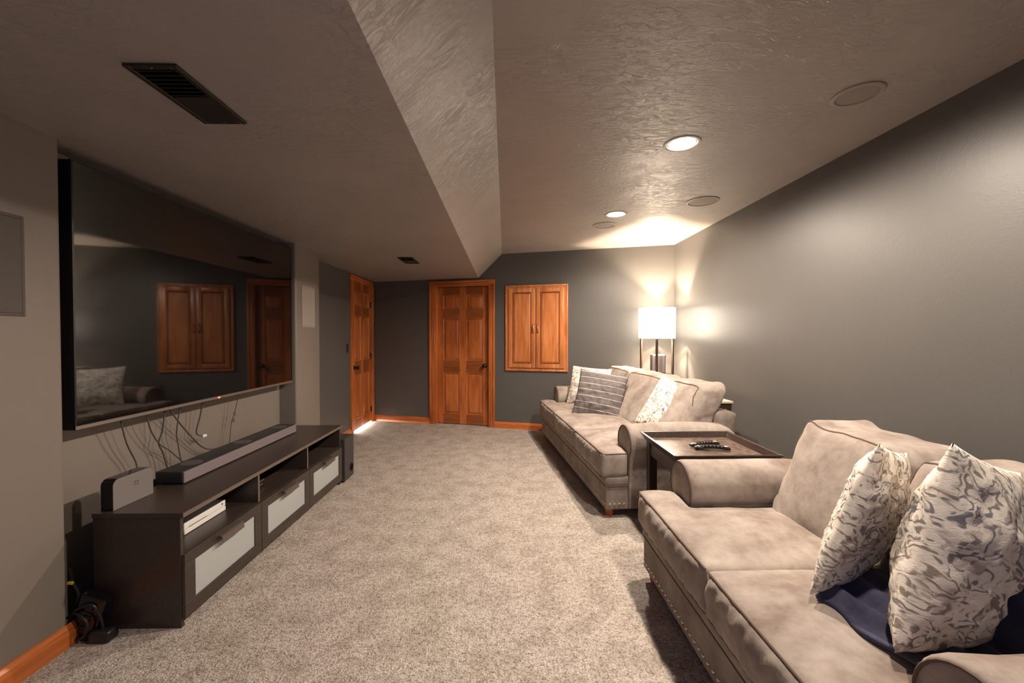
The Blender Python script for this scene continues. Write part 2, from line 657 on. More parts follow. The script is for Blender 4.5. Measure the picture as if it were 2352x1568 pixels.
# ------------------------------------------------------------------ doors
def raised_panel(x0, x1, z0, z1, y, depth=0.012, bev=0.030):
    """raised field of a panel, front face toward -y"""
    mb = MB()
    a = [(x0, y, z0), (x1, y, z0), (x1, y, z1), (x0, y, z1)]
    b = [(x0 + bev, y - depth, z0 + bev), (x1 - bev, y - depth, z0 + bev), (x1 - bev, y - depth, z1 - bev), (x0 + bev, y - depth, z1 - bev)]
    A = [mb.bm.verts.new(p) for p in a]
    B = [mb.bm.verts.new(p) for p in b]
    mb.bm.faces.new(B)
    for i in range(4):
        j = (i + 1) % 4
        mb.bm.faces.new((A[i], A[j], B[j], B[i]))
    C = [mb.bm.verts.new((p[0], y + 0.008, p[2])) for p in a]
    for i in range(4):
        j = (i + 1) % 4
        mb.bm.faces.new((A[j], A[i], C[i], C[j]))
    return mb


def moulding(x0, x1, z0, z1, y0, w=0.014, d=0.010):
    """sloped moulding from the frame face down to the panel recess"""
    mb = MB()
    o = [(x0, y0, z0), (x1, y0, z0), (x1, y0, z1), (x0, y0, z1)]
    m = [(x0 + w * .4, y0 - .003, z0 + w * .4), (x1 - w * .4, y0 - .003, z0 + w * .4), (x1 - w * .4, y0 - .003, z1 - w * .4), (x0 + w * .4, y0 - .003, z1 - w * .4)]
    i_ = [(x0 + w, y0 + d, z0 + w), (x1 - w, y0 + d, z0 + w), (x1 - w, y0 + d, z1 - w), (x0 + w, y0 + d, z1 - w)]
    r = [[mb.bm.verts.new(p) for p in q] for q in (o, m, i_)]
    for A, B in zip(r, r[1:]):
        for i in range(4):
            j = (i + 1) % 4
            mb.bm.faces.new((A[i], A[j], B[j], B[i]))
    return mb


def door(name, loc, rz, x0, x1, top, cas_out0, cas_out1, cas_top, knob_right, hinges, gap, recess):
    d = frame(name, loc, rz)
    d['label'] = 'six-panel orange-stained wooden door'
    # casing: three mitred boards with a stepped profile, and the jamb lining
    def board(poly_out, poly_in, nm_):
        pass
    for (a0, a1, inner) in ((cas_out0, x0, 1), (x1, cas_out1, -1)):
        mb = MB()
        mb.box(a0, a1, -0.016, 0.0, 0, cas_top - 0.07, 0.003, 1)
        wd = a1 - a0
        if inner > 0:
            mb.box(a0, a0 + wd * .35, -0.024, -0.014, 0, cas_top - 0.07, 0.004, 2)
            mb.box(a0 + wd * .55, a0 + wd * .68, -0.021, -0.014, 0, cas_top - 0.07, 0.003, 2)
        else:
            mb.box(a1 - wd * .35, a1, -0.024, -0.014, 0, cas_top - 0.07, 0.004, 2)
            mb.box(a0 + wd * .32, a0 + wd * .45, -0.021, -0.014, 0, cas_top - 0.07, 0.003, 2)
        mb.done('casing', M['wood'], d, True)
    mb = MB()
    mb.box(cas_out0, cas_out1, -0.016, 0.0, min(cas_top - 0.07, top - 0.006), cas_top, 0.003, 1)
    mb.box(cas_out0, cas_out1, -0.024, -0.014, cas_top - 0.026, cas_top, 0.004, 2)
    mb.box(cas_out0 + 0.05, cas_out1 - 0.05, -0.021, -0.014, cas_top - 0.050, cas_top - 0.040, 0.003, 2)
    mb.done('head_casing', M['wood_h'], d, True)
    mb = MB()
    mb.box(x0 - 0.006, x0 + 0.012, 0.0, 0.12, 0, top + 0.015)
    mb.box(x1 - 0.012, x1 + 0.006, 0.0, 0.12, 0, top + 0.015)
    mb.box(x0, x1, 0.0, 0.12, top, top + 0.018)
    mb.box(x0 + 0.010, x0 + 0.024, recess + 0.04, 0.12, 0, top)
    mb.box(x1 - 0.024, x1 - 0.010, recess + 0.04, 0.12, 0, top)
    mb.done('jamb', M['wood'], d)
    s0, s1 = x0 + 0.014, x1 - 0.014
    W, Hh = s1 - s0, top - 0.004 - gap
    def fx(f):
        return s0 + f * W
    def fz(f):
        return gap + f * Hh
    cols = [(0.114, 0.437), (0.563, 0.886)]
    rows = [(0.070, 0.372), (0.462, 0.772), (0.836, 0.940)]
    y0, y1 = recess, recess + 0.036
    fr = MB()
    for a, b in ((0, cols[0][0]), (cols[0][1], cols[1][0]), (cols[1][1], 1)):
        fr.box(fx(a), fx(b), y0, y1, fz(0), fz(1))
    zs = [0] + [q for r_ in rows for q in r_] + [1]
    fr.box(fx(0), fx(1), y0 + 0.018, y1 - 0.002, fz(0), fz(1))
    slab = fr.done('slab', M['wood'], d)
    for k in range(0, len(zs), 2):
        rl = MB()
        for c_ in cols:
            rl.box(fx(c_[0]), fx(c_[1]), y0 + .0004, y0 + .02, fz(zs[k]), fz(zs[k + 1]))
        rl.done('rail', M['rail'], d)
    for r_ in rows:
        for c_ in cols:
            a, b, c, e = fx(c_[0]), fx(c_[1]), fz(r_[0]), fz(r_[1])
            p = raised_panel(a + 0.014, b - 0.014, c + 0.014, e - 0.014, y0 + 0.014).done('panel', M['wood'], d)
            moulding(a, b, c, e, y0).done('panel_moulding', M['wood'], p)
    kx = fx(0.925) if knob_right else fx(0.075)
    kz = 0.89
    k = MB().lathe([(0.0005, -0.004), (0.031, -0.004), (0.031, 0.004), (0.022, 0.010), (0.011, 0.013), (0.010, 0.030), (0.020, 0.036), (0.029, 0.048), (0.029, 0.058), (0.020, 0.068), (0.0005, 0.072)], (0, 0, 0), 24, 'Y')
    bmesh.ops.rotate(k.bm, matrix=Matrix.Rotation(R(180), 3, 'Z'), verts=k.bm.verts[:])
    k.done('knob', M['bronze'], d, True, loc=(kx, y0, kz))
    if hinges:
        hx = (s0 - 0.002) if knob_right else (s1 + 0.002)
        for hz in (0.20, 1.02, 1.80):
            MB().cyl((hx, y0 - 0.006, hz), 0.007, 0.09, seg=10).box(hx - 0.02, hx + 0.02, y0 - 0.002, y0 + 0.003, hz - 0.045, hz + 0.045).done('hinge', M['bronze'], d, True)
    return d


door('door_1', (XL, 0, 0), R(90), 5.55, 6.33, 2.085, 5.465, 6.405, 2.15, False, True, 0.022, 0.004)
door('door_2', FA, FR, -1.04, -0.19, 2.06, -1.13, -0.10, 2.14, True, False, 0.010, 0.055)

# ------------------------------------------------------------------ cabinet set in the far wall
cb = thing('wall_cabinet', 'orange wooden two-door cabinet set into the far wall', 'cabinet', FA, FR)
mb = MB()
X0, X1, Z0, Z1 = 0.062, 0.954, 0.832, 2.042
for (a, b, c, e) in ((X0, X0 + .065, Z0, Z1), (X1 - .065, X1, Z0, Z1), (X0 + .065, X1 - .065, Z0, Z0 + .06), (X0 + .065, X1 - .065, Z1 - .06, Z1)):
    mb.box(a, b, -0.020, 0.0, c, e, 0.004, 2)
for (a, b, c, e) in ((X0, X0 + .022, Z0, Z1), (X1 - .022, X1, Z0, Z1), (X0 + .02, X1 - .02, Z0, Z0 + .022), (X0 + .02, X1 - .02, Z1 - .022, Z1)):
    mb.box(a, b, -0.028, -0.016, c, e, 0.005, 2)
mb.done('face_frame', M['cabwood'], cb, True)
MB().box(X0 + .05, X1 - .05, -0.012, 0.0, Z0 + .05, Z1 - .05).done('backing', M['cabwood'], cb)
xm = (X0 + X1) / 2
for (a, b, hs) in ((X0 + .052, xm - .004, 1), (xm + .004, X1 - .052, -1)):
    c, e = Z0 + .047, Z1 - .047
    mb = MB()
    wf = 0.058
    yb = -0.040
    mb.box(a, a + wf, yb, -0.020, c, e, 0.004, 2)
    mb.box(b - wf, b, yb, -0.020, c, e, 0.004, 2)
    mb.box(a + wf, b - wf, yb, -0.020, c, c + wf, 0.003, 2)
    mb.box(a + wf, b - wf, yb, -0.020, e - wf, e, 0.003, 2)
    mb.box(a + .01, b - .01, -0.028, -0.020, c + .01, e - .01)
    dr = mb.done('cabinet_door', M['cabwood'], cb, True)
    raised_panel(a + wf + .012, b - wf - .012, c + wf + .012, e - wf - .012, yb + 0.012, 0.012, 0.022).done('panel', M['cabwood'], dr)
    moulding(a + wf, b - wf, c + wf, e - wf, yb, 0.016, 0.012).done('panel_moulding', M['glaze'], dr)
    hx = b - wf * .5 if hs > 0 else a + wf * .5
    hz = 1.43
    mb = MB().tube(smooth_path([(hx, yb, hz - .055), (hx, yb - .018, hz - .05), (hx, yb - .028, hz), (hx, yb - .018, hz + .05), (hx, yb, hz + .055)], 6), 0.006, 8)
    mb.ball((hx, yb - .002, hz - .055), .010).ball((hx, yb - .002, hz + .055), .010)
    mb.done('pull', M['brass'], dr, True)

# ------------------------------------------------------------------ ceiling fittings
can_lab = ['round recessed ceiling light, lit, the larger one nearer the viewer', 'round recessed ceiling light, lit, the smaller one near the far wall', 'round recessed ceiling light overhead, closest to the viewer of the three']
for i, (x, y) in enumerate(CANS):
    t = thing('recessed_light', can_lab[i], 'ceiling light', (x, y, HI), 0, 'recessed ceiling lights')
    MB().lathe([(0.084, 0.06), (0.084, -0.001), (0.092, -0.005), (0.106, -0.004), (0.108, 0.0005), (0.084, 0.0005)], seg=40).done('trim_ring', M['ring'], t, True)
    MB().lathe([(0.0785, 0.001), (0.0785, 0.06), (0.070, 0.10), (0.0005, 0.105)], seg=40).done('reflector', M['canblack'], t, True)
    MB().lathe([(0.0005, 0.020), (0.040, 0.024), (0.060, 0.034), (0.066, 0.048), (0.045, 0.075), (0.0005, 0.09)], seg=32).done('bulb', M['lens'], t, True)
sp_lab = ['round flush ceiling speaker beside the right wall, clearly ringed', 'faint round flush ceiling speaker behind the far light', 'faint large round flush ceiling speaker at the upper right, nearest the viewer']
for i, (x, y, r) in enumerate([(1.715, 3.524, 0.135), (1.05, 4.306, 0.125), (1.70, 1.955, 0.105)]):
    t = thing('ceiling_speaker', sp_lab[i], 'speaker', (x, y, HI), 0, 'round ceiling speakers')
    MB().lathe([(r, 0.0), (r, -0.005), (r - .006, -0.009), (r - .018, -0.008), (r - .020, -0.002)], seg=48).done('ring', M['ring'], t, True)
    MB().lathe([(r - .019, -0.003), (r - .03, -0.0045), (0.0005, -0.005)], seg=48).done('grille', M['cgrey'], t, True)
vl = ['long dark brown ceiling vent over the television stand', 'small dark ceiling vent near the far wall']
for i, (x, y, ln) in enumerate([(-1.088, 1.447, 0.345), (-1.067, 4.553, 0.365)]):
    t = thing('ceiling_vent', vl[i], 'vent', (x, y, LO), 0, 'dark vents in the lower ceiling')
    mb = MB()
    hw, hl, fwd = 0.083, ln / 2, 0.020
    mb.box(-hw, -hw + fwd, -hl, hl, -0.010, 0, 0.003, 1).box(hw - fwd, hw, -hl, hl, -0.010, 0, 0.003, 1)
    mb.box(-hw + fwd, hw - fwd, -hl, -hl + fwd, -0.010, 0, 0.003, 1).box(-hw + fwd, hw - fwd, hl - fwd, hl, -0.010, 0, 0.003, 1)
    mb.done('vent_frame', M['vent'], t)
    MB().box(-hw + fwd, hw - fwd, -hl + fwd, hl - fwd, -0.0015, 0).done('duct', M['dark'], t)
    sl = None
    for k in range(14):
        yy = -hl + fwd + (k + .5) * (ln - 2 * fwd) / 14
        if sl is None:
            q = MB().box(-hw + fwd, hw - fwd, -0.008, 0.008, -0.0006, 0.0006).done('slat', M['vent'], t)
            sl = q.data
        else:
            q = link('slat', sl, None, t)
        q.location = (0, yy, -0.0055)
        q.rotation_euler = (R(25 if k < 7 else -25), 0, 0)
    for sy in (-1, 1):
        MB().ball((0, sy * (hl - fwd / 2), -0.010), 0.004, (1, 1, .5), 8, 6).done('screw', M['handle'], t, True)

# ------------------------------------------------------------------ in-wall speakers and the switch
for i, (y0, y1, mt, lb) in enumerate([(1.385, 1.637, M['grey'], 'dim rectangular in-wall speaker on the pier left of the television'), (3.82, 4.075, M['lgrey'], 'pale rectangular in-wall speaker on the pier right of the television')]):
    t = thing('wall_speaker', lb, 'speaker', (XP, (y0 + y1) / 2, 1.608), R(90), 'in-wall speakers beside the television')
    hw, hh = (y1 - y0) / 2, 0.195
    mb = MB()
    for (a, b, c, e) in ((-hw, -hw + .012, -hh, hh), (hw - .012, hw, -hh, hh), (-hw + .012, hw - .012, -hh, -hh + .012), (-hw + .012, hw - .012, hh - .012, hh)):
        mb.box(a, b, -0.0045, 0, c, e, 0.0015, 1)
    mb.done('speaker_frame', mt, t)
    MB().box(-hw + .012, hw - .012, -0.004, 0, -hh + .013, hh - .013).done('grille', mt, t)
t = thing('light_switch', 'small dark light switch left of the open-side door on the left wall'.replace('open-side ', ''), 'switch', (XL, 5.375, 1.165), R(90))
MB().box(-.036, .036, -.006, 0, -.058, .058, .003, 2).done('plate', M['switch'], t)
MB().box(-.016, .016, -.010, -.004, -.032, .032, .002, 1).done('rocker', M['switch'], t)

# ------------------------------------------------------------------ television
tv = thing('television', 'large black flat-screen television mounted in the left wall alcove', 'television', (-1.91, 2.757, 1.515))
# local: x out of the wall, y along the wall
hy, hz = 0.922, 0.60
MB().box(-0.058, -0.006, -hy, hy, -hz, hz, 0.004, 2).done('cabinet', M['tvblack'], tv)
MB().box(-0.010, -0.001, -hy + .008, hy - .008, -hz + .018, hz - .008).done('screen', M['screen'], tv)
mb = MB()
mb.box(-0.008, 0.001, -hy, -hy + .008, -hz, hz).box(-0.008, 0.001, hy - .008, hy, -hz, hz).box(-0.008, 0.001, -hy + .008, hy - .008, hz - .008, hz)
mb.done('bezel', M['tvblack'], tv)
MB().box(-0.008, 0.003, -hy, hy, -hz, -hz + .018, .002, 1).done('chin', M['tvsilver'], tv)
MB().box(0.0025, 0.005, -0.024, -0.008, -hz + .004, -hz + .013).done('power_led', M['led'], tv)
MB().box(-0.128, -0.058, -0.30, 0.30, -0.22, 0.22).done('wall_mount', M['plastic'], tv)

# ------------------------------------------------------------------ television stand
ST = thing('tv_stand', 'long low black-brown television stand with three frosted glass drawers', 'tv stand', (-1.465, 1.865, 0))
# local: x from 0 (front) to -0.41 (back), y 0..1.8
D, Lg = 0.405, 1.80
MB().box(-D, 0.004, -0.006, Lg + .006, 0.510, 0.532, 0.002, 1).done('top', M['black'], ST)
for y in (0.0, Lg - .018):
    MB().box(-D, -0.014, y, y + .018, 0.0, 0.510, 0.001, 1).done('side_panel', M['black'], ST)
for y in (0.583, 1.187):
    MB().box(-D, -0.014, y, y + .016, 0.04, 0.510).done('divider', M['black'], ST)
MB().box(-D, -0.016, 0.018, Lg - .018, 0.322, 0.338).done('shelf', M['black'], ST)
MB().box(-D, -0.016, 0.018, Lg - .018, 0.045, 0.061).done('bottom_board', M['black'], ST)
MB().box(-D, -D + .006, 0.018, Lg - .018, 0.061, 0.51).done('back_panel', M['black'], ST)
MB().box(-0.06, -0.045, 0.018, Lg - .018, 0.0, 0.045).done('plinth', M['black'], ST)
MB().box(0.004, 0.0052, -0.006, Lg + .006, 0.511, 0.531).done('highlight_strip', M['edge_highlight'], ST)  # thin paler strip painting the highlight on the front edge
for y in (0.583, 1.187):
    MB().box(-0.014, -0.013, y, y + .016, 0.338, 0.510).done('highlight_strip', M['edge_highlight'], ST)
for (a, b) in ((0.004, 0.590), (0.594, 1.190), (1.194, 1.797)):
    mb = MB()
    z0, z1 = 0.040, 0.335
    mb.box(-0.016, 0.002, a, b, z1 - .052, z1, .001, 1).box(-0.016, 0.002, a, b, z0, z0 + .066, .001, 1)
    mb.box(-0.016, 0.0017, a, a + .064, z0 + .0665, z1 - .0525, .0008, 1).box(-0.016, 0.0017, b - .064, b, z0 + .0665, z1 - .0525, .0008, 1)
    dr = mb.done('drawer', M['black'], ST)
    MB().box(-0.012, -0.004, a + .063, b - .063, z0 + .065, z1 - .051).done('frosted_pane', M['frost'], dr)
    ym = (a + b) / 2
    mb = MB().prism([(-0.002, z1 - .018), (0.020, z1 - .016), (0.030, z1 - .022), (0.033, z1 - .050), (0.030, z1 - .050), (0.027, z1 - .024), (0.019, z1 - .019), (-0.002, z1 - .021)], 'Y', ym - .085, ym + .085)
    mb.done('handle', M['handle'], dr)

# soundbar
sb = thing('soundbar', 'long low soundbar lying on the television stand', 'soundbar', (-1.735, 2.215, 0.532))
MB().box(-0.155, -0.004, 0, 1.19, 0.004, 0.070, 0.010, 3).done('body', M['bartop'], sb, True)
MB().box(-0.010, 0.0, 0.004, 1.186, 0.006, 0.066, 0.002, 1).done('front_grille', M['barcloth'], sb)
for y in (0.16, 0.62, 1.07):
    MB().lathe([(0.055, 0.0700), (0.054, 0.0712), (0.0005, 0.0715)], seg=32).done('top_driver', M['barpad'], sb, True, loc=(-0.08, y, 0))
for y in (0.15, 1.04):
    MB().box(-0.14, -0.02, y - .03, y + .03, 0, 0.006).done('foot', M['plastic'], sb)

# upright pale box (streaming router) with a dark rim
ro = thing('router', 'upright pale grey router with a glossy black rim at the near end of the stand', 'router', (-1.80, 1.885, 0.532))
def rrect(w_, h_, r, n=6):
    p = []
    for cx_, cz_, a0 in ((w_ - r, h_ - r, 0), (r, h_ - r, 90)):
        for k in range(n + 1):
            a = R(a0 + 90 * k / n)
            p.append((cx_ + r * math.cos(a), cz_ + r * math.sin(a)))
    p += [(0.0, 0.0), (w_, 0.0)]
    return p
MB().prism(rrect(0.215, 0.142, 0.030), 'X', -0.052, 0.0).done('rim', M['gloss'], ro, True)
MB().prism([(y + .0015, z + .001) for y, z in rrect(0.212, 0.139, 0.029)], 'X', -0.001, 0.003).done('face', M['router'], ro, True)
def text(s_, size, name, mat, parent, mtx):
    c = bpy.data.curves.new(name, 'FONT')
    c.body = s_
    c.size = size
    c.extrude = 0.0004
    c.align_x = 'CENTER'
    c.align_y = 'CENTER'
    o = bpy.data.objects.new(name, c)
    COL.objects.link(o)
    dg_ = bpy.context.evaluated_depsgraph_get()
    me = bpy.data.meshes.new_from_object(o.evaluated_get(dg_))
    bpy.data.objects.remove(o)
    me.materials.clear()
    return link(name, me, mat, parent, mtx=mtx)
YZ = Matrix(((0, 0, 1, 0), (1, 0, 0, 0), (0, 1, 0, 0), (0, 0, 0, 1)))   # text plane onto a face looking along +x
text('72', 0.030, 'printed_mark', M['mark'], ro, Matrix.Translation((0.0035, 0.118, 0.088)) @ YZ)

# white game console on the shelf
gc = thing('game_console', 'flat white game console on the open shelf of the stand', 'console', (-1.60, 2.045, 0.338))
MB().box(-0.225, -0.002, 0.0, 0.30, 0.0265, 0.060, 0.002, 1).done('upper_shell', M['white'], gc)
MB().box(-0.225, 0.0, 0.0, 0.30, 0.002, 0.0245, 0.002, 1).done('lower_shell', M['white'], gc)
MB().box(-0.215, -0.006, 0.006, 0.294, 0.0, 0.028).done('seam', M['plastic'], gc)
MB().box(-0.004, -0.0014, 0.03, 0.155, 0.0300, 0.0325).done('disc_slot', M['plastic'], gc)
MB().cyl((-0.001, 0.272, 0.046), 0.005, 0.002, 'X', 16).done('power_button', M['handle'], gc, True)
# media box in the middle bay
bx = thing('media_box', 'small black media box with a bright edge on the middle shelf', 'media box', (-1.60, 2.50, 0.338))
MB().box(-0.16, 0, 0, 0.22, 0.004, 0.050, 0.003, 2).done('case', M['plastic'], bx)
MB().box(-0.002, 0.0015, 0.10, 0.215, 0.044, 0.049).done('bright_strip', M['tvsilver'], bx)
MB().box(-0.001, 0.0012, 0.15, 0.20, 0.018, 0.026).done('display', M['barpad'], bx)
for y in (0.03, 0.19):
    MB().cyl((-0.03, y, 0.002), 0.010, 0.004, seg=12).done('foot', M['plastic'], bx)

# subwoofer
sw = thing('subwoofer', 'black-brown subwoofer standing at the far end of the television stand', 'subwoofer', (-1.448, 3.69, 0))
mb = MB().box(-0.33, 0, 0, 0.215, 0.012, 0.398, 0.006, 2)
mb.done('enclosure', M['subbody'], sw)
MB().lathe([(0.040, 0.0), (0.040, 0.004), (0.036, 0.006), (0.030, 0.002), (0.029, 0.0005)], seg=28, axis='X').done('port_ring', M['plastic'], sw, True, loc=(0, 0.15, 0.10))
MB().lathe([(0.0295, 0.0025), (0.018, -0.002), (0.0005, -0.003)], seg=28, axis='X').done('port', M['dark'], sw, True, loc=(0.0032, 0.15, 0.10))
for x in (-0.30, -0.03):
    for y in (0.03, 0.185):
        MB().cyl((x, y, 0.006), 0.015, 0.012, seg=12).done('foot', M['plastic'], sw)

# cables hanging from the television
CAB = [
    ([(2.092, .93), (2.145, .782), (2.201, .679), (2.216, .639), (2.221, .538)], 'grey cable curving down behind the upright router', .005),
    ([(2.242, .93), (2.286, .82), (2.356, .717), (2.431, .658), (2.528, .56), (2.56, .538)], 'grey cable slanting right to the back of the soundbar', .005),
    ([(2.371, .93), (2.369, .791), (2.356, .722), (2.388, .65), (2.411, .538)], 'grey cable dropping straight down then bending, near soundbar end', .006),
    ([(2.38, .93), (2.495, .801), (2.597, .696), (2.681, .615), (2.76, .572), (2.86, .560)], 'longest dark cable sweeping in a wide curve to the soundbar', .006),
    ([(2.482, .93), (2.475, .766), (2.493, .69), (2.515, .538)], 'thin grey cable hanging crookedly behind the soundbar middle', .005),
    ([(2.667, .93), (2.658, .811), (2.641, .727), (2.655, .695), (2.682, .683)], 'short loose cable ending in a pale plug in the air', .006),
    ([(3.027, .93), (2.996, .765), (2.976, .696), (2.941, .538)], 'thin cable with shiny connector hanging furthest right', .004)]
for i, (pts, lb, r) in enumerate(CAB):
    t = thing('cable', lb, 'cable', (-1.985, pts[0][0], 0.91), 0, 'cables hanging below the television')
    b0 = Vector((-1.985, pts[0][0], 0.91))
    n_ = len(pts)
    P = [Vector((-1.955 - 0.03 * math.sin(3.0 * k / n_), p[0], p[1])) - b0 for k, p in enumerate(pts)]
    MB().tube(smooth_path(P, 8), r * .72, 8).done('wire', M['cable'], t, True)
    if i == 5:
        e = P[-1]
        MB().box(e.x - .008, e.x + .008, e.y - .004, e.y + .030, e.z - .012, e.z + .004, .002, 1).done('plug', M['white'], t)
    if i == 6:
        e = P[1]
        MB().cyl((e.x, e.y, e.z), .008, .030, seg=12).cyl((e.x, e.y - .012, e.z - .045), .008, .022, seg=12).done('connector', M['chrome'], t, True)

# pile of adapters and cords on the floor at the near end of the stand
ps = thing('power_strip', 'black power strip leaning in the alcove corner left of the stand', 'power strip', (-1.865, 1.815, 0.0))
MB().box(-.055, .055, -.022, .022, 0.0, .20, .006, 2, Matrix.Rotation(R(18), 4, 'Y')).done('housing', M['gloss'], ps)
for k in range(3):
    MB().box(-.016, .016, -.028, -.020, .04 + k * .05, .068 + k * .05, .002, 1, Matrix.Rotation(R(18), 4, 'Y')).done('outlet', M['plastic'], ps)
pa = thing('power_adapter', 'rounded black power adapter lying on the carpet beside the stand', 'adapter', (-1.765, 1.80, 0.0))
MB().box(-.045, .045, -.03, .03, 0, .052, .014, 3).done('brick', M['plastic'], pa, True)
MB().tube(smooth_path([(-.04, 0, .03), (-.08, 0, .05), (-.10, .01, .10)], 6), .005).done('cord', M['bcable'], pa, True)
for i, (pts, lb) in enumerate([
    ([(-1.93, 1.80, .012), (-1.88, 1.785, .13), (-1.80, 1.79, .16), (-1.77, 1.80, .05), (-1.84, 1.79, .012)], 'glossy black cord looping over the power strip'),
    ([(-1.94, 1.83, .30), (-1.90, 1.80, .28), (-1.885, 1.79, .262), (-1.87, 1.80, .20), (-1.90, 1.81, .10), (-1.88, 1.79, .012)], 'black cord with a yellow tip high in the alcove corner'),
    ([(-1.90, 1.79, .012), (-1.83, 1.775, .03), (-1.81, 1.775, .09), (-1.86, 1.78, .13), (-1.92, 1.80, .10)], 'black cord coiled low beside the adapter')]):
    t = thing('loose_cable', lb, 'cable', (pts[0][0], pts[0][1], 0), 0, 'black cords in the alcove corner')
    b0 = Vector((pts[0][0], pts[0][1], 0))
    MB().tube(smooth_path([Vector(p) - b0 for p in pts], 8), .006).done('wire', M['bcable'], t, True)
    if i == 1:
        MB().cyl(Vector((-1.886, 1.782, .264)) - b0, .007, .018, 'X', 12).done('tip', M['yellow'], t, True)


# ------------------------------------------------------------------ sofas
def nail_mesh():
    mb = MB().lathe([(0.0088, 0.0), (0.0080, 0.0035), (0.005, 0.0062), (0.0003, 0.0072)], seg=10)
    me = bpy.data.meshes.new('nailhead')
    bmesh.ops.recalc_face_normals(mb.bm, faces=mb.bm.faces[:])
    mb.bm.to_mesh(me)
    mb.bm.free()
    me.materials.append(M['nail'])
    me.shade_smooth()
    return me


NAIL = nail_mesh()


